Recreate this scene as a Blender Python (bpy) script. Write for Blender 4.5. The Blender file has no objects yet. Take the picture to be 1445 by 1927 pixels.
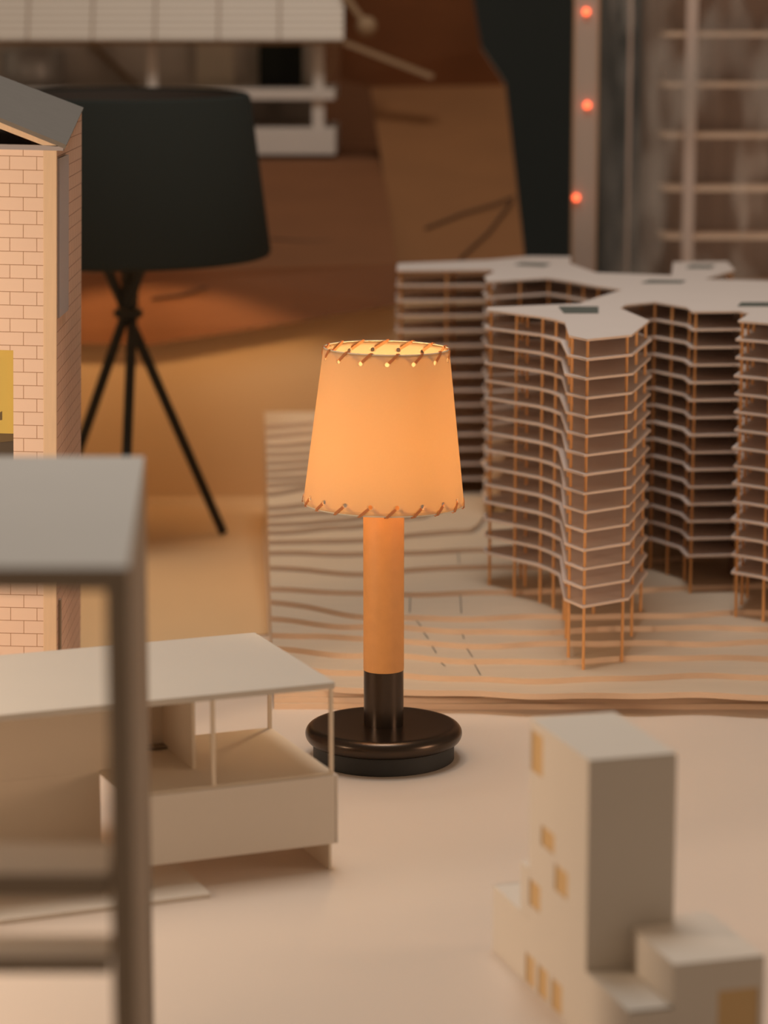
import bpy, bmesh, math, random
from mathutils import Vector, Matrix
random.seed(7)
C = bpy.context.scene.collection
S = bpy.context.scene
R = math.radians
# ------------------------------------------------------------------ camera
CAM_H, PITCH, F = .448, R(10.3), 5000.
cd = bpy.data.cameras.new('camera'); cam = bpy.data.objects.new('camera', cd); C.objects.link(cam)
cam.location = (0, 0, CAM_H); cam.rotation_euler = (R(90) - PITCH, 0, 0)
cd.sensor_fit = 'VERTICAL'; cd.sensor_height = 36; cd.lens = F / 1927 * 36
cd.clip_start = .02; cd.clip_end = 30
cd.dof.use_dof = True; cd.dof.focus_distance = 1.635; cd.dof.aperture_fstop = 6.0
S.camera = cam
# ------------------------------------------------------------------ world, lights, exposure
w = bpy.data.worlds.new('world'); S.world = w; w.use_nodes = True
w.node_tree.nodes['Background'].inputs[0].default_value = (.66, .49, .34, 1)
w.node_tree.nodes['Background'].inputs[1].default_value = .29
def light(name, kind, loc, energy, color, size=.1, size_y=None, target=None):
    l = bpy.data.lights.new(name, kind); l.energy = energy; l.color = color
    if kind == 'AREA':
        l.size = size
        if size_y: l.shape = 'RECTANGLE'; l.size_y = size_y
    else: l.shadow_soft_size = size
    o = bpy.data.objects.new(name, l); C.objects.link(o); o.location = loc
    if target is not None: o.rotation_euler = (Vector(target) - Vector(loc)).to_track_quat('-Z', 'Y').to_euler()
    return o
light('ceiling_softbox', 'AREA', (.0, 1.66, 1.7), 10.4, (1, .96, .90), .55, .55, (.0, 1.55, 0))
light('side_lamp_light', 'POINT', (-.54, 1.22, .25), 7.4, (1, .74, .52), .05)
light('right_lamp_light', 'POINT', (.62, 1.30, .20), 4.0, (1, .66, .44), .10)
# view
S.view_settings.view_transform = 'Standard'; S.view_settings.look = 'None'
S.view_settings.exposure = 0; S.view_settings.gamma = 1; S.view_settings.use_curve_mapping = False
S.cycles.use_denoising = True
S.cycles.max_bounces = 9; S.cycles.diffuse_bounces = 6; S.cycles.transparent_max_bounces = 12
S.cycles.sample_clamp_indirect = 3.0
# ------------------------------------------------------------------ helpers
def ray(x, y):
    v = (y - 963.5) / F
    return (x - 722.5) / F, math.cos(PITCH) - v * math.sin(PITCH), -(math.sin(PITCH) + v * math.cos(PITCH))
def onz(x, y, z):                       # a measured point at height z
    a, b, c = ray(x, y); t = (z - CAM_H) / c; return (a * t, b * t, z)
def aty(x, y, d):                       # a measured point at distance d
    a, b, c = ray(x, y); t = d / b; return (a * t, d, CAM_H + c * t)
def mat(name, col, rough=.7, metal=0., noise=0., nscale=40., bump=0., bscale=300., emit=None, estr=1., spec=None, stretch=None, col2=None):
    m = bpy.data.materials.new(name); m.use_nodes = True; n = m.node_tree.nodes; L = m.node_tree.links
    b = n['Principled BSDF']; b.inputs['Base Color'].default_value = (*col, 1); b.inputs['Roughness'].default_value = rough
    b.inputs['Metallic'].default_value = metal
    if spec is not None: b.inputs['Specular IOR Level'].default_value = spec
    tc = n.new('ShaderNodeTexCoord'); src = tc.outputs['Object']
    if stretch:
        mp = n.new('ShaderNodeMapping'); mp.inputs['Scale'].default_value = stretch; L.new(src, mp.inputs[0]); src = mp.outputs[0]
    if noise:
        t = n.new('ShaderNodeTexNoise'); t.inputs['Scale'].default_value = nscale; t.inputs['Detail'].default_value = 4; L.new(src, t.inputs['Vector'])
        mx = n.new('ShaderNodeMix'); mx.data_type = 'RGBA'
        c2 = col2 or tuple(c * (1 - noise) for c in col)
        mx.inputs[6].default_value = (*col, 1); mx.inputs[7].default_value = (*c2, 1)
        L.new(t.outputs['Fac'], mx.inputs[0]); L.new(mx.outputs[2], b.inputs['Base Color'])
    if bump:
        t = n.new('ShaderNodeTexNoise'); t.inputs['Scale'].default_value = bscale; L.new(src, t.inputs['Vector'])
        bp = n.new('ShaderNodeBump'); bp.inputs['Strength'].default_value = bump; bp.inputs['Distance'].default_value = .0005
        L.new(t.outputs['Fac'], bp.inputs['Height']); L.new(bp.outputs[0], b.inputs['Normal'])
    if emit:
        b.inputs['Emission Color'].default_value = (*emit, 1); b.inputs['Emission Strength'].default_value = estr
    return m
class MB:
    def __init__(s): s.v = []; s.f = []; s.m = []
    def add(s, vs, fs, mi=0):
        o = len(s.v); s.v += [tuple(v) for v in vs]
        for k, f in enumerate(fs): s.f.append([o + i for i in f]); s.m.append(mi[k] if isinstance(mi, list) else mi)
        return s
    def hexa(s, p, mi=0):               # 8 points, bottom ring then top ring
        return s.add(p, [(3, 2, 1, 0), (4, 5, 6, 7), (0, 1, 5, 4), (1, 2, 6, 5), (2, 3, 7, 6), (3, 0, 4, 7)], mi)
    def box(s, x0, x1, y0, y1, z0, z1, fr=None, mi=0):
        p = [(x0, y0), (x1, y0), (x1, y1), (x0, y1)]
        if fr: p = [fr(*q) for q in p]
        return s.hexa([(*q, z0) for q in p] + [(*q, z1) for q in p], mi)
    def prism(s, poly, z0, z1, mt=0, ms=0):
        n = len(poly); a = sum(poly[i][0] * poly[(i + 1) % n][1] - poly[(i + 1) % n][0] * poly[i][1] for i in range(n))
        if a < 0: poly = poly[::-1]
        return s.add([(*q, z0) for q in poly] + [(*q, z1) for q in poly],
                     [tuple(range(n))[::-1], tuple(range(n, 2 * n))] + [(i, (i + 1) % n, n + (i + 1) % n, n + i) for i in range(n)], [mt, mt] + [ms] * n)
    def slab(s, quad, t, mi=0):         # a planar polygon given thickness along its normal
        q = [Vector(p) for p in quad]; n = (q[1] - q[0]).cross(q[2] - q[0]).normalized() * t; k = len(q)
        return s.add(q + [p - n for p in q], [tuple(range(k)), tuple(range(k, 2 * k))[::-1]] + [(i, k + i, k + (i + 1) % k, (i + 1) % k) for i in range(k)], mi)
    def cyl(s, a, b, r, n=12, r2=None, mi=0):
        a = Vector(a); b = Vector(b); r2 = r if r2 is None else r2; d = (b - a).normalized()
        u = d.orthogonal().normalized(); v = d.cross(u)
        ring = lambda c, q: [c + (u * math.cos(2 * math.pi * i / n) + v * math.sin(2 * math.pi * i / n)) * q for i in range(n)]
        return s.add(ring(a, r) + ring(b, r2), [tuple(range(n))[::-1], tuple(range(n, 2 * n))] + [(i, (i + 1) % n, n + (i + 1) % n, n + i) for i in range(n)], mi)
    def lathe(s, c, prof, n=96, mi=0, caps=True):
        vs = []; fs = []
        for r, z in prof: vs += [(c[0] + r * math.cos(2 * math.pi * i / n), c[1] + r * math.sin(2 * math.pi * i / n), c[2] + z) for i in range(n)]
        for k in range(len(prof) - 1):
            fs += [(k * n + i, k * n + (i + 1) % n, (k + 1) * n + (i + 1) % n, (k + 1) * n + i) for i in range(n)]
        if caps: fs += [tuple(range(n))[::-1], tuple(range((len(prof) - 1) * n, len(prof) * n))]
        return s.add(vs, fs, mi)
    def build(s, name, m, parent=None, org=None, smooth=False, bevel=0., seg=2):
        ms = m if isinstance(m, (list, tuple)) else [m]
        wp = Vector((0, 0, 0)); p = parent
        while p is not None: wp += Vector(p.location); p = p.parent
        loc = Vector(org) - wp if org is not None else Vector((0, 0, 0))
        if parent is None and org is None: loc = Vector((0, 0, 0))
        base = wp + loc
        me = bpy.data.meshes.new(name); me.from_pydata([tuple(Vector(v) - base) for v in s.v], [], s.f); me.validate()
        for q in ms: me.materials.append(q)
        if len(ms) > 1 and len(me.polygons) == len(s.m):
            for q, i in zip(me.polygons, s.m): q.material_index = i
        bm = bmesh.new(); bm.from_mesh(me); bmesh.ops.recalc_face_normals(bm, faces=bm.faces); bm.to_mesh(me); bm.free()
        if smooth:
            for q in me.polygons: q.use_smooth = True
        o = bpy.data.objects.new(name, me); C.objects.link(o); o.parent = parent; o.location = loc
        if smooth:
            try: me.set_sharp_from_angle(angle=R(40))
            except Exception: pass
        if bevel:
            b = o.modifiers.new('bevel', 'BEVEL'); b.width = bevel; b.segments = seg; b.limit_method = 'ANGLE'; b.angle_limit = R(40)
        return o
def thing(name, loc, label, cat, group=None):
    o = bpy.data.objects.new(name, None); C.objects.link(o); o.location = loc; o.empty_display_size = .02
    o['label'] = label; o['category'] = cat
    if group: o['group'] = group
    return o
def structure(o): o['kind'] = 'structure'; return o
def frame(o, u, v):                     # local (a, b) -> world x, y
    return lambda a, b: (o[0] + u[0] * a + v[0] * b, o[1] + u[1] * a + v[1] * b)
# ------------------------------------------------------------------ materials
M_table = mat('matte_white_table', (.69, .59, .505), .55, noise=.05, nscale=6)
M_black = mat('black_backdrop', (.055, .060, .055), .95, spec=.1)
M_card = mat('white_foam_card', (.70, .64, .565), .75, noise=.03, nscale=30)
M_roofcard = mat('cool_white_roof_card', (.59, .55, .49), .75, noise=.03, nscale=30)
M_cardwarm = mat('cream_card', (.76, .66, .53), .75, noise=.04, nscale=30)
M_grey = mat('grey_primed_board', (.66, .62, .57), .8, noise=.05, nscale=20)
M_greybrown = mat('brown_board_and_shaded_sides', (.30, .235, .175), .8, noise=.1, nscale=60)  # brown board; on the frame model it paints in the unlit fronts and sides
M_litpane = mat('amber_lit_interior_card', (.64, .43, .20), .6)  # amber colour stands in for light inside the tower openings
# ------------------------------------------------------------------ setting
structure(MB().box(-1.6, 1.6, -.6, 3.3, -.04, 0).build('display_table', M_table))  # slab is the white display tabletop the models stand on
structure(MB().box(-2.2, 2.2, 3.3, 3.36, -.04, 1.6).build('wall_back', M_black))
# ------------------------------------------------------------------ portable table lamp
M_satin = mat('satin_black_metal', (.075, .055, .042), .28, metal=.85, noise=.1)
M_satin2 = mat('matte_black_foot', (.018, .018, .017), .6)
M_stem = mat('tan_leather_stem', (.78, .37, .12), .55, noise=.12, nscale=160, bump=.25, bscale=1500)
LX, LY = -.0002, 1.606
lamp = thing('table_lamp', (LX, LY, 0), 'small lit table lamp with laced parchment shade, tan stem and round black base', 'lamp')
o3 = (LX, LY, 0)
MB().lathe(o3, [(.0430, .0), (.0440, .0006), (.0440, .0108), (.0425, .0114)]).build('foot_ring', M_satin2, lamp, smooth=True)
pr = [(.030, .0107)]
for i in range(15):
    a = -math.pi / 2 + math.pi * i / 14; pr.append((.0433 + .0056 * math.cos(a), .0164 + .0056 * math.sin(a)))
pr += [(.041, .0219), (.030, .0217)]
MB().lathe(o3, pr, 128).build('base_disc', M_satin, lamp, smooth=True)
MB().lathe(o3, [(.0124, .0216), (.0124, .0568)], 64).build('stem_collar', M_satin, lamp, smooth=True)
MB().lathe(o3, [(.0125, .0569), (.0126, .0575), (.0126, .172)], 64).build('stem', M_stem, lamp, smooth=True)
MB().lathe(o3, [(.0085, .172), (.0085, .181)], 32).build('bulb_holder', M_satin2, lamp, smooth=True)
M_bulb = mat('lit_frosted_bulb', (.9, .8, .6), .4, emit=(1, .66, .34), estr=100)
MB().lathe(o3, [(.004, .181), (.0095, .186), (.0115, .194), (.0105, .202), (.006, .208), (.0008, .2095)], 32).build('bulb', M_bulb, lamp, smooth=True)
# translucent shade
def shade_mat(name, col, tcol, tw):
    m = bpy.data.materials.new(name); m.use_nodes = True; n = m.node_tree.nodes; L = m.node_tree.links
    n.remove(n['Principled BSDF']); out = n['Material Output']
    d = n.new('ShaderNodeBsdfDiffuse'); t = n.new('ShaderNodeBsdfTranslucent'); mx = n.new('ShaderNodeMixShader')
    tc = n.new('ShaderNodeTexCoord'); nz = n.new('ShaderNodeTexNoise'); nz.inputs['Scale'].default_value = 900; nz.inputs['Detail'].default_value = 2
    L.new(tc.outputs['Object'], nz.inputs['Vector'])
    c = n.new('ShaderNodeMix'); c.data_type = 'RGBA'; c.inputs[6].default_value = (*[q * .93 for q in tcol], 1); c.inputs[7].default_value = (*tcol, 1)
    L.new(nz.outputs['Fac'], c.inputs[0]); L.new(c.outputs[2], t.inputs[0]); d.inputs[0].default_value = (*col, 1)
    mx.inputs[0].default_value = tw; L.new(d.outputs[0], mx.inputs[1]); L.new(t.outputs[0], mx.inputs[2]); L.new(mx.outputs[0], out.inputs[0])
    return m
M_shade = shade_mat('parchment', (.78, .62, .42), (.90, .68, .37), .46)
M_lace = shade_mat('tan_leather_lace', (.66, .34, .16), (.8, .42, .2), .45)
M_trim = mat('pale_shade_rim', (.62, .55, .42), .6)
SH = .0955; RB, RT = .0492, .0380
def cone(phi, z, off=0):                # phi from the camera side, towards +x; local to the shade
    r = RB + (RT - RB) * z / SH + off; a = R(phi)
    return (r * math.sin(a), -r * math.cos(a), z)
vs = []; fs = []
NT, NB = 15, 19; COLS = NT * NB; cache = {}
def vid(phi, z):
    k = (round(phi % 360, 5) % 360, round(z, 7))
    if k not in cache: cache[k] = len(vs); vs.append(cone(phi, z))
    return cache[k]
HR = .00132
def band_holes(n, ph0, zc, z0, z1, off):
    sp = 360 / n; m = COLS // n; M = 4; rings = 5
    for k in range(n):
        pc = ph0 + k * sp
        rect = [(pc - sp / 2 + sp * i / m, z0) for i in range(m)] + [(pc + sp / 2, z0 + (z1 - z0) * i / M) for i in range(M)] + \
               [(pc + sp / 2 - sp * i / m, z1) for i in range(m)] + [(pc - sp / 2, z1 - (z1 - z0) * i / M) for i in range(M)]
        r = RB + (RT - RB) * zc / SH; N = len(rect); rows = []
        for t in range(rings + 1):
            f = t / rings; row = []
            for (p, z) in rect:
                dx = R(p - pc) * r; dz = z - zc; l = math.hypot(dx, dz)
                # circle point in the same direction, warped so side points stay spread
                a = math.atan2(dz, dx * .45); cx_, cz_ = HR * math.cos(a), HR * math.sin(a)
                q = (pc + math.degrees((cx_ * (1 - f) + dx * f) / r), zc + cz_ * (1 - f) + dz * f)
                row.append(vid(*(q if t < rings else (p, z))))
            rows.append(row)
        for t in range(rings):
            for i in range(N): fs.append((rows[t][i], rows[t][(i + 1) % N], rows[t + 1][(i + 1) % N], rows[t + 1][i]))
PT, PB = .5, 9.5
ZB, ZT = .0054, SH - .0056
def plain(z0, z1, ph, n):
    for i in range(n):
        a, b = ph + 360 * i / n, ph + 360 * (i + 1) / n
        fs.append((vid(a, z0), vid(b, z0), vid(b, z1), vid(a, z1)))
# the two hole bands share the angular grid of 285 columns
g0b = PB - 360 / NB / 2; g0t = g0b + round((PT - 360 / NT / 2 - g0b) / (360 / COLS)) * 360 / COLS; PT = g0t + 360 / NT / 2
band_holes(NB, PB, ZB, ZB - .0026, ZB + .0026, 0)
band_holes(NT, PT, ZT, ZT - .0026, ZT + .0026, 0)
plain(0, ZB - .0026, g0b, COLS)
zz = [ZB + .0026 + (ZT - ZB - .0052) * i / 6 for i in range(7)]
for a, b in zip(zz, zz[1:]): plain(a, b, g0b, COLS)
plain(ZT + .0026, SH, g0b, COLS)
me = bpy.data.meshes.new('lamp_shade'); me.from_pydata(vs, [], fs); me.validate(); me.materials.append(M_shade)
bm = bmesh.new(); bm.from_mesh(me); bmesh.ops.remove_doubles(bm, verts=bm.verts, dist=1e-6); bmesh.ops.recalc_face_normals(bm, faces=bm.faces); bm.to_mesh(me); bm.free()
for q in me.polygons: q.use_smooth = True
shade = bpy.data.objects.new('lamp_shade', me); C.objects.link(shade); shade.parent = lamp; shade.location = (0, 0, .162)
shade.rotation_euler = (0, R(1.0), 0)
sm = shade.modifiers.new('solid', 'SOLIDIFY'); sm.thickness = .0004; sm.offset = 0
def shade_child(name, mb, m, smooth=False):
    me = bpy.data.meshes.new(name); me.from_pydata(mb.v, [], mb.f); me.validate(); me.materials.append(m)
    bm = bmesh.new(); bm.from_mesh(me); bmesh.ops.recalc_face_normals(bm, faces=bm.faces); bm.to_mesh(me); bm.free()
    o = bpy.data.objects.new(name, me); C.objects.link(o); o.parent = shade
    if smooth:
        for q in me.polygons: q.use_smooth = True
    return o
for z, r0 in ((0, RB), (SH, RT)):
    mb = MB(); n = 160; k = 8
    P = [[((r0 + .00042 * math.cos(2 * math.pi * j / k)) * math.cos(2 * math.pi * i / n), (r0 + .00042 * math.cos(2 * math.pi * j / k)) * math.sin(2 * math.pi * i / n), z + .00042 * math.sin(2 * math.pi * j / k)) for j in range(k)] for i in range(n)]
    mb.add([p for r_ in P for p in r_], [(i * k + j, ((i + 1) % n) * k + j, ((i + 1) % n) * k + (j + 1) % k, i * k + (j + 1) % k) for i in range(n) for j in range(k)])
    shade_child('rim_binding', mb, M_trim, True)
def lace(ph, zh, zr, dphi, sp, sgn):
    # outer strap from the hole to the rim, over it, and down the inside to the next hole
    path = []
    for i in range(6):
        f = .16 + .84 * i / 5; path.append((ph + dphi * f, zh + (zr - zh) * f, .0006 + .0004 * f))
    path.append((ph + dphi * 1.12, zr + sgn * .0009, .0002)); path.append((ph + dphi * 1.18, zr + sgn * .0009, -.0006))
    for i in range(6):
        f = .86 * i / 5; path.append((ph + dphi * 1.25 + (sp - dphi * 1.25) * f, zr + (zh - zr) * f, -.0010))
    pts = [Vector(cone(*p)) for p in path]; mb = MB(); A = []
    for i, p in enumerate(pts):
        d = (pts[min(i + 1, len(pts) - 1)] - pts[max(i - 1, 0)]).normalized()
        nrm = Vector((math.sin(R(path[i][0])), -math.cos(R(path[i][0])), .1)).normalized()
        if 5 < i < 8: nrm = Vector((0, 0, sgn))
        sd = d.cross(nrm).normalized() * .00085
        A += [p - sd - nrm * .00012, p + sd - nrm * .00012, p + sd + nrm * .00012, p - sd + nrm * .00012]
    F_ = [(0, 1, 2, 3)]
    for i in range(len(pts) - 1):
        for j in range(4): F_.append((i * 4 + j, i * 4 + (j + 1) % 4, i * 4 + 4 + (j + 1) % 4, i * 4 + 4 + j))
    F_.append(tuple(len(A) - 4 + j for j in range(4)))
    mb.add(A, F_); shade_child('lace_stitch', mb, M_lace)
for k in range(NT): lace(PT + 24 * k, ZT, SH, 8.5, 24, 1)
for k in range(NB): lace(PB + 360 / NB * k, ZB, 0, -7, -360 / NB, -1)
# ------------------------------------------------------------------ white foam pavilion beside the lamp
po = (-.0269, 1.3842); pf = frame(po, (-.926, -.378), (-.378, .926))
t = thing('pavilion_model', (*po, 0), 'white foam-board pavilion model with flat roof on thin posts, beside the lamp base', 'architectural model')
MB().box(-.0005, .46, -.001, .128, .1005, .104, pf).build('roof_slab', M_roofcard, t, bevel=.0004)
MB().box(0, .116, 0, .101, .0515, .054, pf).build('floor_slab', M_cardwarm, t, bevel=.0003)
MB().box(.0002, .116, -.0018, 0, .0145, .0525, pf).build('fascia_panel', M_card, t, bevel=.0002)
MB().box(-.0016, 0, -.0018, .101, .0145, .0525, pf).build('end_panel', M_card, t, bevel=.0002)
for a, b in ((.0012, .0012), (.0680, .0012), (.0012, .099), (.21, .099)):
    MB().box(a - .001, a + .001, b - .001, b + .001, .054, .1005, pf).build('post', M_cardwarm, t)
MB().box(.067, .069, .034, .087, .054, .1005, pf).build('partition_wall', M_cardwarm, t, bevel=.0002)
MB().box(.069, .118, .0865, .0885, .054, .1005, pf).build('partition_wall', M_cardwarm, t)
MB().box(.069, .1, .078, .0865, .0548, .0556, pf).build('hearth_plate', M_greybrown, t)
MB().box(.1145, .116, -.0018, .101, 0, .0145, pf).build('side_partition', M_cardwarm, t)
MB().prism([pf(.1162, .050), pf(.46, .050), pf(.46, .0515), pf(.1162, .0515)], .0025, .054).build('lower_infill_wall', M_cardwarm, t)
MB().box(.100, .46, .050, .0515, .0541, .1005, pf).build('infill_wall', M_cardwarm, t)
MB().box(.002, .0035, -.001, .055, 0, .0145, pf).build('leg_panel', M_cardwarm, t)
MB().box(.30, .3015, -.001, .055, 0, .0145, pf).build('leg_panel', M_cardwarm, t)
MB().box(.078, .42, -.0225, .036, 0, .0025, pf).build('ground_plate', M_card, t, bevel=.0002)
MB().box(.125, .127, -.005, .03, .0025, .0145, pf).build('support_wall', M_cardwarm, t)
# ------------------------------------------------------------------ white stepped tower, bottom right
to = (.0902, 1.1318); tf = frame(to, (.9585, .285), (-.285, .9585))
t = thing('tower_model', (*to, 0), 'white stepped tower-block model with small amber window openings', 'architectural model')
def wall_with_holes(x0, x1, z0, z1, holes, put, th, mb):
    xs = sorted({x0, x1, *[h[0] for h in holes], *[h[1] for h in holes]}); zs = sorted({z0, z1, *[h[2] for h in holes], *[h[3] for h in holes]})
    for a, b in zip(xs, xs[1:]):
        for c, d in zip(zs, zs[1:]):
            mx, mz = (a + b) / 2, (c + d) / 2
            if any(h[0] < mx < h[1] and h[2] < mz < h[3] for h in holes): continue
            mb.hexa([put(a, 0, c), put(b, 0, c), put(b, th, c), put(a, th, c), put(a, 0, d), put(b, 0, d), put(b, th, d), put(a, th, d)])
TH = .0006
put_left = lambda a, t_, z: (*tf(t_, a), z)
wins = [(.0590, .0750, .1065, .1262), (.0425, .0602, .0745, .0842), (.0245, .0415, .0585, .0712), (.0605, .0757, .0405, .0535)]
low = [(.0670, .0800, .0008, .0156), (.0490, .0625, .0008, .0156), (.0300, .0440, .0008, .0156)]
mb = MB(); wall_with_holes(0, .076, .0335, .1302, wins, put_left, TH, mb)
mb.box(TH, .0418, 0, TH, 0, .1302, tf); mb.box(.0418 - TH, .0418, TH, .076, 0, .1302, tf); mb.box(TH, .0418, .076 - TH, .076, 0, .1302, tf)
mb.build('tower_walls', M_card, t)
MB().box(0, .0418, 0, .076, .1302, .1312, tf).build('roof_slab', M_card, t, bevel=.0003)
mb = MB(); wall_with_holes(-.0515, .128, 0, .0335, low, put_left, TH, mb)
mb.box(TH, .03, .128 - TH, .128, 0, .0335, tf); mb.box(.03 - TH, .03, .0762, .128 - TH, 0, .0335, tf)
mb.box(TH, .0205, -.0515, -.0515 + TH, 0, .0335, tf)
mb.build('lower_walls', M_card, t)
MB().box(TH, .03, .0762, .128, .0325, .0335, tf).build('terrace_slab', M_card, t)
MB().box(TH, .0205, -.0515, -.0001, .0325, .0335, tf).build('terrace_slab', M_card, t)
for h in wins + low:
    MB().box(TH + .0001, TH + .0008, h[0] - .001, h[1] + .001, h[2] - .0008, h[3] + .0008, tf).build('window_pane_or_interior_stand_in', M_litpane, t)
put_front = lambda a, t_, z: (*tf(a, -.0515 + t_), z)
fw = [(.0415, .0605, .010, .0383)]
mb = MB(); wall_with_holes(.0206, .063, 0, .0515, fw, put_front, TH, mb)
mb.box(.0206, .0206 + TH, -.0515 + TH, -.0002, .0336, .0515, tf); mb.box(.063 - TH, .063, -.0515 + TH, .010, 0, .0515, tf)
mb.box(.0425, .063, .009, .010, 0, .0515, tf)
mb.build('annex_walls', M_card, t)
MB().prism([tf(.0206, -.0515), tf(.063, -.0515), tf(.063, .010), tf(.0420, .010), tf(.0420, -.0002), tf(.0206, -.0002)], .0515, .0525).build('annex_roof', M_card, t, bevel=.0002)
h = fw[0]; MB().box(h[0] - .001, h[1] + .001, -.0515 + TH, -.0515 + TH + .0007, h[2], h[3] + .001, tf).build('window_pane_or_interior_stand_in', M_litpane, t)
MB().box(.0, .008, .0765, .088, .0336, .058, tf).build('chimney_block', M_card, t, bevel=.0002)
# ------------------------------------------------------------------ blurred foreground frame model
t = thing('frame_building_model', (-.09, .9, 0), 'large out-of-focus grey storey-frame model in the left foreground', 'architectural model')
MB().prism([(-.0882, .9), (-.1043, 1.1436), (-.42, 1.1436), (-.42, .9)], .2585, .265, 0, 1).build('roof_slab', [M_grey, M_greybrown], t, bevel=.0006)
MB().prism([(-.0884, .901), (-.0895, .917), (-.42, .917), (-.42, .901)], .2565, .2585).build('edge_beam', M_greybrown, t)
MB().prism([(-.0884, .9005), (-.0965, .9005), (-.097, .908), (-.0889, .908)], 0, .2565).build('corner_post', M_greybrown, t, bevel=.0004)
MB().prism([(-.0891, .909), (-.1041, 1.142), (-.1055, 1.142), (-.0905, .909)], 0, .2580).build('side_panel', M_greybrown, t)
MB().prism([(-.0972, .9), (-.0990, .937), (-.42, .937), (-.42, .9)], .1457, .1545, 0, 1).build('floor_beam', [M_grey, M_greybrown], t, bevel=.0005)
MB().prism([(-.0972, .9), (-.0990, .925), (-.42, .925), (-.42, .9)], .1175, .1235, 0, 1).build('floor_beam', [M_grey, M_greybrown], t, bevel=.0005)
MB().prism([(-.0972, .9), (-.0990, .925), (-.42, .925), (-.42, .9)], .04, .046, 0, 1).build('floor_beam', [M_grey, M_greybrown], t, bevel=.0005)
MB().prism([(-.41, .9005), (-.42, .9005), (-.42, .908), (-.41, .908)], 0, .2565).build('corner_post', M_grey, t, bevel=.0004)
MB().prism([(-.41, 1.13), (-.42, 1.13), (-.42, 1.14), (-.41, 1.14)], 0, .2565).build('corner_post', M_grey, t, bevel=.0004)
# ------------------------------------------------------------------ brick house model
def brick_mat(name, axis, c1, c2, mortar):
    m = bpy.data.materials.new(name); m.use_nodes = True; n = m.node_tree.nodes; L = m.node_tree.links
    b = n['Principled BSDF']; b.inputs['Roughness'].default_value = .75
    tc = n.new('ShaderNodeTexCoord'); sp = n.new('ShaderNodeSeparateXYZ'); cb = n.new('ShaderNodeCombineXYZ'); L.new(tc.outputs['Object'], sp.inputs[0])
    for i_, (so, sv) in enumerate(((sp.outputs[axis], .0119), (sp.outputs[2], .0006))):
        ad = n.new('ShaderNodeMath'); ad.operation = 'ADD'; ad.inputs[1].default_value = sv; L.new(so, ad.inputs[0]); L.new(ad.outputs[0], cb.inputs[i_])
    br = n.new('ShaderNodeTexBrick'); br.inputs['Scale'].default_value = 1; br.inputs['Brick Width'].default_value = .01625; br.inputs['Row Height'].default_value = .00812
    br.inputs['Mortar Size'].default_value = .00022; br.inputs['Mortar Smooth'].default_value = .3; br.inputs['Bias'].default_value = 0
    br.inputs['Color1'].default_value = (*c1, 1); br.inputs['Color2'].default_value = (*c2, 1); br.inputs['Mortar'].default_value = (*mortar, 1)
    L.new(cb.outputs[0], br.inputs['Vector']); L.new(br.outputs['Color'], b.inputs['Base Color'])
    bp = n.new('ShaderNodeBump'); bp.inputs['Strength'].default_value = .6; bp.inputs['Distance'].default_value = .0003; bp.invert = True
    L.new(br.outputs['Fac'], bp.inputs['Height']); L.new(bp.outputs[0], b.inputs['Normal'])
    return m
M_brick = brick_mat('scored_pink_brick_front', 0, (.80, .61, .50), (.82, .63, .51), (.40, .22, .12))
M_brick_shaded = brick_mat('shaded_pink_brick_side', 1, (.55, .38, .29), (.57, .39, .3), (.2, .1, .06))  # same brick made darker: the side's shade is put into its colour
M_wood = mat('pale_basswood', (.78, .58, .4), .7, noise=.15, nscale=60, stretch=(8, 8, .6))
M_slate = mat('grey_roof_card', (.18, .16, .14), .85, noise=.12, nscale=120)
M_dark = mat('attic_shade_card', (.04, .032, .028), .8)
M_lilac = mat('lilac_grey_board', (.36, .33, .34), .8)
hx, hy = -.204, 1.60
t = thing('brick_house_model', (hx, hy, 0), 'pink brick house model with grey gabled roof and pale corner trim', 'architectural model')
hp = lambda x, y, z: (hx + x, hy + y, z)
def hb(x0, x1, y0, y1, z0, z1, mb=None): return (mb or MB()).box(hx + x0, hx + x1, hy + y0, hy + y1, z0, z1)
mb = MB()
wall_with_holes(-.32, -.008, 0, .3768, [(-.13, -.0262, .13, .2562)], lambda a, t_, z: hp(a, t_, z), .003, mb)
mb.build('front_wall', M_brick, t)
hb(-.008, 0, -.0004, .003, 0, .3768).build('corner_trim', M_wood, t, bevel=.0003)
mb = MB().hexa([hp(-.004, .003, 0), hp(0, .003, 0), hp(-.003, .16, 0), hp(-.007, .16, 0), hp(-.004, .003, .3768), hp(0, .003, .3768), hp(-.003, .16, .3940), hp(-.007, .16, .3940)])
mb.build('side_wall', M_brick_shaded, t)
hb(-.0, .0012, .004, .052, .276, .372).build('side_window', M_lilac, t)
hb(-.0, .0014, .010, .016, .0, .10).build('drain_pipe', M_greybrown, t)
MB().hexa([hp(-.32, .157, 0), hp(-.007, .157, 0), hp(-.007, .16, 0), hp(-.32, .16, 0), hp(-.32, .157, .39), hp(-.007, .157, .39), hp(-.007, .16, .39), hp(-.32, .16, .39)]).build('back_wall', M_brick, t)
hb(-.32, -.317, .003, .157, 0, .385).build('side_wall', M_brick_shaded, t)
hb(-.145, -.0265, .0045, .006, .2045, .259).build('window_pane_or_interior_stand_in', mat('yellow_window_card', (.62, .46, .10), .5), t)
hb(-.145, -.0265, .007, .0085, .12, .2045).build('window_pane_or_interior_stand_in', mat('dark_window_interior', (.07, .05, .03), .5), t)  # dark sheet standing for the unlit inside of the window
MB().add([hp(-.10, .0048, .19), hp(-.0265, .0048, .2), hp(-.0265, .0048, .222), hp(-.036, .0044, .217), hp(-.10, .0044, .205)], [(0, 1, 2, 3, 4)]).build('window_blind', mat('brown_window_blind', (.13, .085, .03), .6), t)
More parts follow.
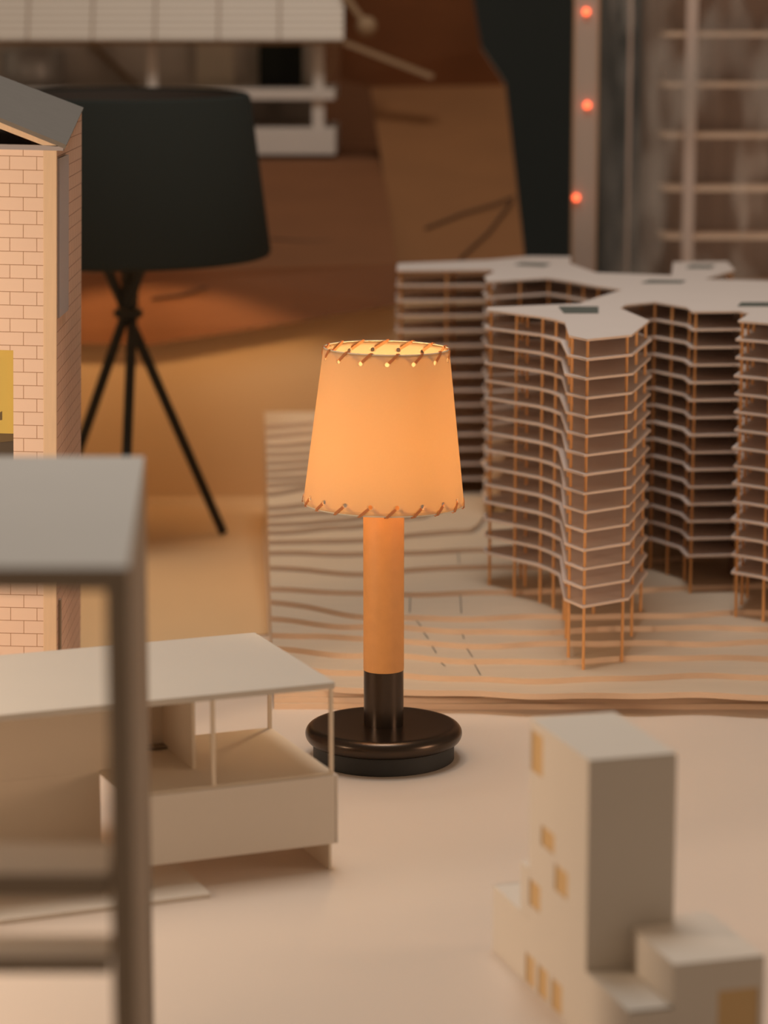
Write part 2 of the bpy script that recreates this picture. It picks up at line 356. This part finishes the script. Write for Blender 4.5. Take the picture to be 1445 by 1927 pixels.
# gable frame and roof
mb = MB(); hb(-.32, .004, -.002, .004, .3768, .3798, mb); mb.build('tie_beam', M_lilac, t)
def hslab(p, th, name, m): MB().slab([hp(*q) for q in p], th).build(name, m, t)
gz = lambda x: .3815 + (-x) * .385
MB().add([hp(.006, -.002, .3790), hp(-.155, -.002, gz(-.155) - .004), hp(-.155, -.002, gz(-.155) - .0085), hp(-.008, -.002, .3798),
          hp(.006, .003, .3790), hp(-.155, .003, gz(-.155) - .004), hp(-.155, .003, gz(-.155) - .0085), hp(-.008, .003, .3798)],
         [(0, 1, 2, 3), (7, 6, 5, 4), (0, 4, 5, 1), (3, 2, 6, 7), (0, 3, 7, 4), (1, 5, 6, 2)]).build('rafter', M_wood, t)
MB().add([hp(-.316, -.002, .3790), hp(-.155, -.002, gz(-.155) - .004), hp(-.155, -.002, gz(-.155) - .0085), hp(-.29, -.002, .3798),
          hp(-.316, .003, .3790), hp(-.155, .003, gz(-.155) - .004), hp(-.155, .003, gz(-.155) - .0085), hp(-.29, .003, .3798)],
         [(0, 1, 2, 3), (7, 6, 5, 4), (0, 4, 5, 1), (3, 2, 6, 7), (0, 3, 7, 4), (1, 5, 6, 2)]).build('rafter', M_wood, t)
hslab([(.0065, -.006, .3805), (-.002, .162, .3975), (-.155, .162, .452), (-.155, -.006, .4425)], .0026, 'roof_slope', M_slate)
hslab([(-.155, -.006, .4425), (-.155, .162, .452), (-.318, .162, .3975), (-.318, -.006, .3805)], .0026, 'roof_slope', M_slate)
MB().add([hp(-.30, .02, .3775), hp(-.012, .02, .3775), hp(-.155, .02, .436)], [(0, 1, 2)]).build('attic_shade_sheet', M_dark, t)  # dark sheet standing for the shade inside the open attic
t.rotation_euler = (0, R(1.3), 0)
# ------------------------------------------------------------------ layered wooden terrain
M_plytop = mat('terrain_top_veneer', (.62, .50, .375), .75, noise=.12, nscale=25, stretch=(1, 6, 1))
M_plyedge = mat('terrain_cut_edge', (.76, .57, .42), .7, noise=.15, nscale=80, stretch=(1, 1, 12))
BACK = 2.405
left_edge = lambda y: -.0735 - (y - 1.726) * (.1048 - .0735) / (2.322 - 1.726)
rows = [[1334.5] * 4, [1334] * 4, [1333] * 4, [1270, 1296, 1302, 1306], [1245, 1262, 1275, 1268], [1215, 1228, 1240, 1233], [1190, 1198, 1209, 1204], [1159, 1175, 1184, 1176],
        [1128, 1155, 1159, 1150], [1104, 1113, 1111, 1100], [1064, 1074, 1064, 1045], [1037, 1037, 1033, 985], [1016, 1012, 995, None]]
leftonly = [998, 983, 968, 952, 926, 910, 896, 882, 868, 852, 836, 818, 800]
t = thing('terrain_model', (.15, 1.9, 0), 'stepped hillside terrain model of stacked thin wooden contour sheets', 'terrain model')
LT = .004; POLYS = []
def smooth_interp(xs, ys, x):
    if x <= xs[0]: return ys[0]
    for a, b, c, d in zip(xs, xs[1:], ys, ys[1:]):
        if x <= b:
            f = (x - a) / (b - a); f = f * f * (3 - 2 * f); return c + (d - c) * f
    return ys[-1]
for k in range(26):
    z0, z1 = LT * k, LT * (k + 1); kx = []; ky = []
    if k < len(rows):
        for px, py in zip((490, 685, 880, 1445), rows[k]):
            if k < 3: py_ = onz(px, 1335, 0)[1] + .0012 * k; kx.append(onz(px, 1335, 0)[0]); ky.append(py_); continue
            if py is None: kx.append(.13); ky.append(2.5); continue
            q = onz(px, py, z1); kx.append(q[0]); ky.append(q[1])
    else:
        yl = leftonly[k - len(rows)]; a = onz(490, yl, z1); b = onz(640, yl - (8 if k != 17 else 20), z1)
        e = .06 - (k - 13) * .004
        kx = [a[0], b[0], e - .03, e, e + .03]; ky = [a[1], b[1], b[1] + .05, b[1] + .16, 2.6]
    pts = []; n = 90; x0 = -.13; x1 = .46; ph = random.random() * 6; ph2 = random.random() * 6
    amp = .0012 if k < 3 else .005
    xl = left_edge(ky[0]); last = None
    for i in range(n + 1):
        x = xl + (x1 - xl) * (i / n) ** 1.3; y = smooth_interp(kx, ky, x) + amp * (math.sin(x * 38 + ph) * .6 + math.sin(x * 83 + ph2) * .4) * min(1, (x - xl) / .04 + .25)
        if y >= BACK - .004:
            break
        pts.append((x, y))
    if len(pts) < 3: continue
    xe = pts[-1][0]
    poly = pts + [(xe + (.004 if xe < .45 else 0), BACK), (left_edge(BACK), BACK)]
    POLYS.append((poly, z1))
    MB().prism(poly, z0 + .00005, z1, 0, 1).build('contour_layer', [M_plytop, M_plyedge], t)
# pencilled road lines
M_pencil = mat('pencil_grey', (.16, .14, .12), .9)
def inside(p, poly):
    c = False; n = len(poly)
    for i in range(n):
        (x1, y1), (x2, y2) = poly[i], poly[(i + 1) % n]
        if (y1 > p[1]) != (y2 > p[1]) and p[0] < (x2 - x1) * (p[1] - y1) / (y2 - y1) + x1: c = not c
    return c
def hgt(x, y):
    return max([0] + [z for poly, z in POLYS if inside((x, y), poly)])
def pencil(p):
    for (ax, ay), (bx, by), z in p:
        mb = MB()
        q = onz((ax + bx) / 2, (ay + by) / 2, z); z = hgt(q[0], q[1]) + .0003
        a = Vector(onz(ax, ay, z)); b = Vector(onz(bx, by, z)); d = (b - a).normalized(); s = Vector((-d.y, d.x, 0)) * .0004
        mb.add([a - s, a + s, b + s, b - s], [(0, 1, 2, 3)])
        mb.build('road_line', M_pencil, t)
pencil([((784, 1168), (792, 1178), .0325), ((797, 1190), (806, 1202), .0285), ((812, 1214), (821, 1229), .0245), ((828, 1245), (838, 1254), .0205)])
pencil([((869, 1190), (873, 1202), .0285), ((876, 1216), (889, 1236), .0245), ((893, 1250), (904, 1270), .0205)])
pencil([((866, 1116), (868, 1154), .0365)])
pencil([((772, 1116), (771, 1152), .0365), ((862, 1036), (864, 1060), .0445)])
# ------------------------------------------------------------------ many-storey branching building
M_slab = mat('off_white_floor_card', (.78, .67, .61), .8, noise=.05, nscale=30)
M_slabedge = mat('floor_card_edge', (.76, .61, .51), .8)
M_dowel = mat('orange_wood_dowel', (.78, .40, .15), .65, noise=.2, nscale=200)
M_core = mat('brown_core_board', (.22, .14, .10), .8)
M_hatch = mat('dark_green_grey_hatch', (.12, .13, .11), .7)
plan = [(.0767, 1.9576), (.076, 1.9388), (.1116, 1.8949), (.1199, 1.8772), (.1261, 1.8563), (.1238, 1.7750), (.1343, 1.7525), (.1658, 1.7773), (.1871, 1.8667), (.1745, 1.9500), (.180, 1.975), (.2038, 1.9965),
        (.2235, 1.9576), (.2248, 1.9276), (.2593, 1.9313), (.2645, 1.9129), (.25, 1.8667), (.2682, 1.8495), (.29, 1.80), (.335, 1.80), (.352, 1.86), (.325, 1.95), (.350, 2.03), (.34, 2.12),
        (.3135, 2.1684), (.264, 2.1825), (.2988, 2.2657), (.3041, 2.351), (.2551, 2.3445), (.2392, 2.216), (.1786, 2.2406), (.1626, 2.3337), (.1679, 2.400), (.1321, 2.405), (.0939, 2.3665), (.0127, 2.3300), (.0115, 2.2657),
        (.0909, 2.2714), (.094, 2.25), (.0841, 2.2063), (.0845, 2.1591), (.1353, 2.192), (.149, 2.1684), (.1693, 2.1228), (.1880, 2.0919), (.162, 2.0287), (.1466, 1.9847), (.1262, 1.9769)]
def inset(poly, d):
    n = len(poly); out = []
    a = sum(poly[i][0] * poly[(i + 1) % n][1] - poly[(i + 1) % n][0] * poly[i][1] for i in range(n)); sg = 1 if a > 0 else -1
    for i in range(n):
        p, q, r_ = Vector(poly[i - 1]), Vector(poly[i]), Vector(poly[(i + 1) % n])
        d1 = (q - p).normalized(); d2 = (r_ - q).normalized()
        n1 = Vector((-d1.y, d1.x)) * sg; n2 = Vector((-d2.y, d2.x)) * sg; b = (n1 + n2)
        b = b.normalized() if b.length > .1 else n1
        out.append(tuple(q + b * d / max(.5, b.dot(n1))))
    return out
t = thing('highrise_model', (.2, 2.05, 0), 'tall branching tower model of stacked card floors on orange wooden dowels', 'architectural model')
NF = 15; ZR = .246; FH = .0129
for k in range(NF):
    z = ZR - FH * k
    jit = [(x + random.uniform(-.0008, .0008), y + random.uniform(-.0008, .0008)) for x, y in (plan if k == 0 else inset(plan, -.0012 - random.random() * .0008))]
    MB().prism(jit, z - .0016, z, 0, 1).build('roof_slab' if k == 0 else 'floor_slab', [M_slab, M_slabedge], t)
ins = inset(plan, .0026); cols = []
for i, p in enumerate(ins):
    q = ins[(i + 1) % len(ins)]; L_ = math.dist(p, q)
    cols.append(p)
    if L_ > .045: cols.append(((p[0] + q[0]) / 2, (p[1] + q[1]) / 2))
keep = []
for c in cols:
    if all(math.dist(c, d) > .011 for d in keep): keep.append(c)
for c in [(.105, 1.935), (.148, 1.935), (.15, 1.86), (.20, 2.06), (.21, 2.10), (.12, 2.32), (.27, 2.0), (.06, 2.3)]: keep.append(c)
for c in keep:
    MB().cyl((*c, hgt(*c)), (*c, ZR - .001), .00105, 8).build('column', M_dowel, t, smooth=True)
for (cx, cy, sx, sy) in ((.2274, 2.145, .016, .022), (.275, 1.975, .012, .020), (.128, 2.318, .014, .022), (.274, 2.297, .012, .018)):
    MB().box(cx - sx, cx + sx, cy - sy, cy + sy, max(hgt(cx + i * sx, cy + j * sy) for i in (-1, 1) for j in (-1, 1)), ZR - .002).build('lift_core', M_core, t)
for q in (((1051, 578), (1126, 578), (1126, 590), (1061, 590)), ((1207, 533), (1283, 533), (1290, 529), (1222, 528)), ((968, 499), (1024, 502), (1036, 497), (982, 495)), ((1291, 505), (1338, 505), (1345, 500), (1299, 500)), ((1388, 577), (1450, 577), (1450, 570), (1394, 570))):
    P_ = [onz(*p, ZR)[:2] for p in q]; MB().prism(P_, ZR + .0001, ZR + .0006).build('roof_hatch', M_hatch, t)
# ------------------------------------------------------------------ plinth, yellow card, cardboard hill
M_plinth = mat('beige_plinth_paint', (.55, .46, .37), .8, noise=.05, nscale=10)
o = MB().box(-.75, .165, 2.492, 3.1, 0, .150).build('display_plinth', M_plinth, bevel=.002)
o['label'] = 'low beige plinth behind the lamp, carrying the cardboard hill'; o['category'] = 'plinth'
M_yel = mat('yellow_card', (.66, .45, .25), .7, noise=.04, nscale=12)
prof = [(1.948, .0002), (2.395, .0002), (2.408, .0002)] + [(2.468, .0002), (2.482, .003), (2.4866, .010), (2.4875, .163)]
mb = MB(); n_p = len(prof)
A = []
for i, (y, z) in enumerate(prof): A += [(-.75, y - (.25 if i == 0 else 0), z + .0008), (left_edge(y) - .0015 if i < 2 else .162, y, z + (.0008 if i < n_p - 1 else .046))]
for i, (y, z) in enumerate(prof):
    dy, dz = (0, -.0008) if i < 5 else (.0012, 0)
    A += [(-.75, A[2 * i][1] + dy, z + .0008 + dz), (A[2 * i + 1][0], y + dy, A[2 * i + 1][2] + dz)]
n = len(prof); F_ = []
for i in range(n - 1):
    F_ += [(2 * i, 2 * i + 1, 2 * i + 3, 2 * i + 2), (2 * n + 2 * i, 2 * n + 2 * i + 2, 2 * n + 2 * i + 3, 2 * n + 2 * i + 1), (2 * i + 1, 2 * n + 2 * i + 1, 2 * n + 2 * i + 3, 2 * i + 3), (2 * i, 2 * i + 2, 2 * n + 2 * i + 2, 2 * n + 2 * i)]
F_ += [(0, 2 * n, 2 * n + 1, 1), (2 * n - 2, 2 * n - 1, 4 * n - 1, 4 * n - 2)]
mb.add(A, F_)
o = mb.build('backdrop_card', M_yel); o['label'] = 'yellow card sheet under the black tripod lamp, curving up at the back'; o['category'] = 'card sheet'
M_cb = mat('brown_cardboard', (.25, .092, .030), .8, noise=.25, nscale=14, stretch=(1, 1, 3))
M_cb2 = mat('brown_cardboard_light', (.31, .13, .043), .8, noise=.2, nscale=14, stretch=(1, 1, 3))
M_cbe = mat('cardboard_cut_edge', (.40, .30, .22), .8)
t = thing('cardboard_hill', (-.1, 2.6, .15), 'folded brown cardboard hillside with cut edges, behind the black tripod lamp', 'cardboard hill')
def cb(pts, name='cardboard_panel', m=None, th=.004):
    q = [Vector(p) for p in pts]; mb = MB(); k = len(q); n = (q[1] - q[0]).cross(q[2] - q[0]).normalized() * th
    mb.add(q + [p + n for p in q], [tuple(range(k)), tuple(range(k, 2 * k))[::-1]] + [(i, k + i, k + (i + 1) % k, (i + 1) % k) for i in range(k)], [0, 0] + [1] * k)
    return mb.build(name, [m or M_cb, M_cbe], t)
A0, A1, A2, A3 = (-.60, 2.470, .165), (-.2198, 2.468, .158), (-.1016, 2.470, .1765), (.0120, 2.470, .1955)
B0, B3 = (-.60, 2.480, .215), (.0125, 2.482, .232)
Bm = (-.15, 2.4805, .218)
cb([B0, Bm, A2, A1, A0]); cb([Bm, B3, A3, A2])
T0, T1 = (-.60, 2.75, .3147), (-.0014, 2.75, .3147)
cb([T0, T1, B3, Bm, B0])
cb([(-.60, 3.05, .318), (.0, 3.05, .318), (-.0014, 2.752, .3147), (-.60, 2.752, .3147)])
cL = aty(749, 700, 2.52); cR = aty(1000, 700, 2.52)
P1 = aty(697, 165, 2.87); P2 = aty(951, 160, 2.87)
cb([P1, P2, aty(988, 490, 2.56), (cR[0], 2.52, .152), (cL[0], 2.52, .152), aty(746, 490, 2.56)], m=M_cb2)
cb([aty(640, -60, 2.80), aty(880, -60, 2.80), aty(906, 92, 2.845), P2, P1, aty(640, 150, 2.865)])
cb([(-.6, 3.06, .55), (.03, 3.06, .55), (.02, 3.06, .19), (-.6, 3.06, .19)])
def crease(pp, d0, d1):
    mb = MB()
    for (a, b) in zip(pp, pp[1:]):
        mb.cyl(a, b, .0011, 6)
    mb.build('crease', M_dark, t)
M_dark = mat('dark_crease', (.07, .035, .02), .9)
def onC(x, y):                          # a point just in front of the right-hand panel
    nn = (Vector(P2) - Vector(P1)).cross(Vector(aty(988, 490, 2.56)) - Vector(P1)); d = Vector(ray(x, y)); o = Vector((0, 0, CAM_H))
    return o + d * ((Vector(P1) - o).dot(nn) / d.dot(nn) - .007)
crease([onC(800, 430), onC(870, 402), onC(925, 386), onC(968, 370)], 0, 0)
crease([onC(866, 486), onC(920, 436), onC(964, 378)], 0, 0)
def onA(x, y): f = (y - 303) / 197; return aty(x, y, 2.745 - f * .262)
crease([onA(510, 450), onA(580, 455), onA(660, 452)], 0, 0)
crease([aty(285, 562, 2.474), aty(340, 555, 2.474), aty(390, 540, 2.474)], 0, 0)
# ------------------------------------------------------------------ black tripod lamp
M_blk = mat('black_lampshade_fabric', (.03, .034, .03), .9, spec=.15)
M_blk2 = mat('black_lamp_metal', (.02, .021, .02), .6, spec=.3)
M_in = mat('brown_shade_lining', (.10, .075, .06), .8)
tx, ty = -.222, 2.300
t = thing('tripod_lamp', (tx, ty, 0), 'tall black tripod lamp with a broad black drum shade', 'lamp')
mb = MB(); c = (tx, ty, 0)
pf_out = [(.121, .2565), (.1235, .2575), (.1245, .2605), (.1085, .3905), (.1070, .3935), (.1045, .3945)]
pf_in = [(.1040, .3930), (.1205, .2580)]
mb.lathe(c, pf_out + pf_in, 96, caps=False)
sh = mb.build('lamp_shade', M_blk, t, smooth=True); sh.rotation_euler = (R(1.7), 0, 0)
MB().lathe(c, [(.1085, .3560), (.1083, .3575), (.0005, .3575)], 96, caps=False).build('uplight_blocker', M_in, sh, smooth=True)  # opaque disc added to stop the bulb's light going upward
MB().lathe(c, [(.1035, .3925), (.120, .2585)], 96, caps=False).build('shade_lining', M_in, sh, smooth=True)
HUB = Vector((tx, ty, .2058))
for ang in (30, 150, 270):
    foot = Vector((tx + .0895 * math.cos(R(ang)), ty + .0895 * math.sin(R(ang)), .0031))
    sd = Vector((-math.sin(R(ang)), math.cos(R(ang)), 0)) * .0038
    hubp = HUB + sd; d = (hubp - foot); top = hubp + d * .36
    MB().cyl(foot, top, .0042, 16, r2=.0046).build('leg', M_blk2, t, smooth=True)
MB().lathe((tx, ty, 0), [(.008, .2005), (.0125, .2030), (.0125, .2080), (.008, .2105)], 32).build('hub', M_blk2, t, smooth=True)
MB().cyl((tx, ty, .208), (tx, ty, .29), .0055, 16).build('pole', M_blk2, t, smooth=True)
MB().lathe((tx, ty, 0), [(.006, .288), (.016, .294), (.021, .307), (.018, .322), (.008, .333), (.001, .335)], 32).build('bulb', mat('lit_warm_bulb', (.9, .7, .4), .5, emit=(1, .5, .2), estr=4), t, smooth=True)
for i in range(3):
    a = R(90 + 120 * i); MB().cyl((tx, ty, .287), (tx + .118 * math.cos(a), ty + .118 * math.sin(a), .270), .0013, 8).build('shade_spoke', M_blk2, t)
bl = light('tripod_bulb_light', 'POINT', (0, 0, .340), 3.3, (1, .62, .29), .02); bl.parent = t
# ------------------------------------------------------------------ white pavilion with blinds on the hill
M_wht = mat('white_painted_board', (.72, .64, .57), .75, noise=.04)
M_bamb = bpy.data.materials.new('pale_bamboo_blind'); M_bamb.use_nodes = True
n = M_bamb.node_tree.nodes; L = M_bamb.node_tree.links
tc = n.new('ShaderNodeTexCoord'); wv = n.new('ShaderNodeTexWave'); wv.bands_direction = 'Z'; wv.inputs['Scale'].default_value = 45; wv.inputs['Distortion'].default_value = .6
cr = n.new('ShaderNodeMix'); cr.data_type = 'RGBA'; cr.inputs[6].default_value = (.58, .46, .35, 1); cr.inputs[7].default_value = (.92, .84, .74, 1)
L.new(tc.outputs['Object'], wv.inputs['Vector']); L.new(wv.outputs['Fac'], cr.inputs[0]); L.new(cr.outputs[2], n['Principled BSDF'].inputs['Base Color'])
M_tim = mat('stained_timber_strip', (.42, .27, .15), .7, noise=.3, nscale=150)
GZ = .3192
t = thing('hill_house_model', (-.2, 2.85, GZ), 'white two-storey house model on the cardboard hill, shaded by bamboo blinds', 'architectural model')
MB().box(-.46, -.0503, 2.785, 2.97, GZ, .347).build('base_block', M_wht, t, bevel=.001)
MB().box(-.46, -.051, 2.78, 2.97, .376, .3875).build('deck_slab', M_wht, t, bevel=.0008)
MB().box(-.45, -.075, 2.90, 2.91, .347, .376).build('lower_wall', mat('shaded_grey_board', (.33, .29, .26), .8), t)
for x0, x1 in ((-.0735, -.0620), (-.2450, -.2345), (-.43, -.42)):
    MB().box(x0, x1, 2.785, 2.796, .3875, .4375).build('post', M_wht, t, bevel=.0005)
for x0, x1 in ((-.0745, -.0620), (-.43, -.42)):
    MB().box(x0, x1, 2.787, 2.797, .347, .376).build('post', M_wht, t, bevel=.0005)
MB().box(-.46, -.075, 2.895, 2.90, .3875, .4400).build('upper_wall', M_wht, t)
MB().box(-.133, -.087, 2.86, 2.885, .3876, .4350).build('doorway', M_blk, t)
MB().lathe((-.372, 2.86, .3876), [(.032, 0), (.0335, .002), (.0335, .036), (.032, .038)], 48).build('water_tank', mat('brushed_grey_metal', (.50, .47, .45), .4, metal=.5), t, smooth=True)
mb = MB()
for i in range(10):
    mb.box(-.318 + i * .0045, -.312 + i * .0045, 2.872, 2.894, .4315 - i * .0042, .4335 - i * .0042)
mb.add([(-.318, 2.890, .4335), (-.268, 2.890, .3876), (-.262, 2.890, .3876), (-.312, 2.890, .4335), (-.318, 2.893, .4335), (-.268, 2.893, .3876), (-.262, 2.893, .3876), (-.312, 2.893, .4335)],
       [(0, 1, 2, 3), (7, 6, 5, 4), (0, 4, 5, 1), (3, 2, 6, 7), (0, 3, 7, 4), (1, 5, 6, 2)])
mb.build('staircase', M_tim, t)
MB().box(-.20, -.16, 2.87, 2.875, .3876, .432).build('screen_wall', M_cardwarm, t)
xb = [-.47, -.4218, -.3637, -.2977, -.2339, -.169, -.1068, -.0405]
for a, b in zip(xb, xb[1:]):
    MB().hexa([(a + .0008, 2.752, .4372), (b - .0008, 2.752, .4372), (b - .0008, 2.7535, .4372), (a + .0008, 2.7535, .4372), (a + .0008, 2.81, .56), (b - .0008, 2.81, .56), (b - .0008, 2.8115, .56), (a + .0008, 2.8115, .56)]).build('blind_panel', M_bamb, t)
for a in xb[1:-1]:
    MB().cyl((a, 2.7508, .437), (a, 2.8075, .56), .0007, 6).build('blind_cord', M_tim, t)
MB().box(-.46, -.040, 2.760, 2.768, .4325, .4368).build('eaves_beam', M_tim, t)
MB().hexa([(-.0405, 2.758, .4318), (.0490, 2.758, .3972), (.0490, 2.772, .3972), (-.0405, 2.772, .4318), (-.0405, 2.758, .4372), (.0515, 2.758, .4020), (.0515, 2.772, .4020), (-.0405, 2.772, .4372)]).build('sloping_strut', M_tim, t)
MB().cyl((-.0420, 2.765, .484), (-.0215, 2.765, .456), .0035, 10).build('hoist_arm', M_tim, t)
mb = MB()
for j in range(9):
    a = math.pi * j / 8
    pass
sp_ = [(max(.0002, .0105 * math.sin(math.pi * j / 10)), -.0105 * math.cos(math.pi * j / 10)) for j in range(11)]
MB().lathe((-.0178, 2.765, .4505), sp_, 20, caps=False).build('hoist_ball', M_tim, t, smooth=True)
MB().cyl((-.046, 2.766, .434), (-.062, 2.79, .3885), .0006, 6).build('stay_wire', M_tim, t)
# ------------------------------------------------------------------ LED mast
def acrylic(name, col, trans, rough=.25):
    m = bpy.data.materials.new(name); m.use_nodes = True; n = m.node_tree.nodes; L = m.node_tree.links
    b = n['Principled BSDF']; b.inputs['Base Color'].default_value = (*col, 1); b.inputs['Roughness'].default_value = rough
    tr = n.new('ShaderNodeBsdfTransparent'); mx = n.new('ShaderNodeMixShader'); mx.inputs[0].default_value = trans
    tc = n.new('ShaderNodeTexCoord'); nz = n.new('ShaderNodeTexNoise'); nz.inputs['Scale'].default_value = 9; nz.inputs['Detail'].default_value = 2
    L.new(b.outputs[0], mx.inputs[1]); L.new(tr.outputs[0], mx.inputs[2]); L.new(mx.outputs[0], n['Material Output'].inputs[0])
    return m
M_milky = acrylic('milky_acrylic', (.55, .43, .36), .10)
t = thing('light_mast', (.1955, 2.55, 0), 'slender milky acrylic mast with small glowing red lights', 'light mast')
mb = MB()
for (x0, x1, y0, y1) in ((.1790, .2025, 2.544, 2.5455), (.1790, .2025, 2.5605, 2.562), (.1790, .1805, 2.5455, 2.5605), (.2010, .2025, 2.5455, 2.5605)):
    mb.hexa([(x0 + .000, y0, 0), (x1, y0, 0), (x1, y1, 0), (x0, y1, 0), (x0 + .000, y0, .56), (x1, y0, .56), (x1, y1, .56), (x0, y1, .56)])
mb.build('acrylic_tube', M_milky, t)
for x in (.1795, .2020): MB().box(x - .0009, x + .0009, 2.5425, 2.5440, 0, .56).build('edge_strip', mat('tan_edge_strip', (.45, .27, .15), .6), t)
M_led_and_reflection = mat('red_led_and_reflection', (1, .2, .1), .4, emit=(1, .13, .045), estr=3.2)
for q in ((1103, 22), (1105, 198), (1084, 372), (1082, 535)):  # last spot is a reflection of the lights, built as a glowing ball
    p = aty(*q, 2.541); o = MB().lathe(p, [(max(.0002, .0032 * math.sin(math.pi * j / 8)), -.0032 * math.cos(math.pi * j / 8)) for j in range(9)], 16, caps=False).build('red_light_and_reflection', M_led_and_reflection, t, smooth=True)
# ------------------------------------------------------------------ rounded transparent tower
M_glass = acrylic('clear_acrylic_painted_reflections', (.60, .54, .48), .86, .12)
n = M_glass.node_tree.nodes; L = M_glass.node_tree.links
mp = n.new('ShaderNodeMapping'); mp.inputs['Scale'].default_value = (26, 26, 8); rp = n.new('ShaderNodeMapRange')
rp.inputs[1].default_value = .50; rp.inputs[2].default_value = .72; rp.inputs[3].default_value = .96; rp.inputs[4].default_value = .60  # reflections on the skin painted as pale smudges in its opacity
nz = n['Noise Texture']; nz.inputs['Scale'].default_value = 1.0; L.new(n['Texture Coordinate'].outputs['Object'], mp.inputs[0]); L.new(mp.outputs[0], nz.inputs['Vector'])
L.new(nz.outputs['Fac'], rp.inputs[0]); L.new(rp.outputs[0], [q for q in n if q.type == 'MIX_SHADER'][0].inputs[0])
M_slat = bpy.data.materials.new('brown_striped_curtain'); M_slat.use_nodes = True
n = M_slat.node_tree.nodes; L = M_slat.node_tree.links
tc = n.new('ShaderNodeTexCoord'); mp = n.new('ShaderNodeMapping'); mp.inputs['Scale'].default_value = (110, 1, 1); nz = n.new('ShaderNodeTexNoise'); nz.inputs['Scale'].default_value = 1.6; nz.inputs['Detail'].default_value = 3
cr = n.new('ShaderNodeMix'); cr.data_type = 'RGBA'; cr.inputs[6].default_value = (.20, .13, .09, 1); cr.inputs[7].default_value = (.50, .37, .29, 1)
L.new(tc.outputs['Object'], mp.inputs[0]); L.new(mp.outputs[0], nz.inputs['Vector']); L.new(nz.outputs['Fac'], cr.inputs[0]); L.new(cr.outputs[2], n['Principled BSDF'].inputs['Base Color'])
M_fl = mat('tan_acrylic_floor', (.85, .62, .45), .6)
M_colm = mat('pinkish_column', (.70, .54, .46), .6)
t = thing('clear_tower_model', (.36, 2.8, 0), 'rounded transparent tower model with tan floors and a striped core', 'architectural model')
def rr(x0, x1, y0, y1, r, n=10):
    P_ = []
    for (cx, cy, a0) in ((x0 + r, y0 + r, 180), (x1 - r, y0 + r, 270), (x1 - r, y1 - r, 0), (x0 + r, y1 - r, 90)):
        P_ += [(cx + r * math.cos(R(a0 + 90 * i / n)), cy + r * math.sin(R(a0 + 90 * i / n))) for i in range(n + 1)]
    return P_
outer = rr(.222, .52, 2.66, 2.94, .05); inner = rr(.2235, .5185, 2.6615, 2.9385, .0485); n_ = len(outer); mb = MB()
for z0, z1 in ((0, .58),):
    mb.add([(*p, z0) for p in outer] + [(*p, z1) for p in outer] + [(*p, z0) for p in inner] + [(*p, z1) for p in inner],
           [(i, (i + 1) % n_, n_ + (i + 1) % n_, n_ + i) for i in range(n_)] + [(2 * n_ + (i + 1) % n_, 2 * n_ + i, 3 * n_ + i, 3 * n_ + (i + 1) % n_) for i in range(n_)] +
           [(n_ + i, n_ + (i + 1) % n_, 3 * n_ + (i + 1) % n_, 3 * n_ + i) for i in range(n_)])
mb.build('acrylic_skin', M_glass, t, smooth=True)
for z in (.4453, .3955, .3453, .2921, .2439, .195, .146, .097, .048, .495, .545):
    MB().prism(rr(.2785, .51, 2.685, 2.75, .012, 5), z - .0045, z).build('floor_plate', M_fl, t)
for x in (.3055, .42):
    MB().box(x - .0055, x + .0055, 2.678, 2.684, 0, .57).build('column', M_colm, t)
MB().prism(rr(.270, .505, 2.76, 2.88, .05), 0, .57).build('striped_core', M_slat, t)
MB().cyl((.2465, 2.70, 0), (.2465, 2.70, .57), .0018, 8).build('inner_rod', M_colm, t)
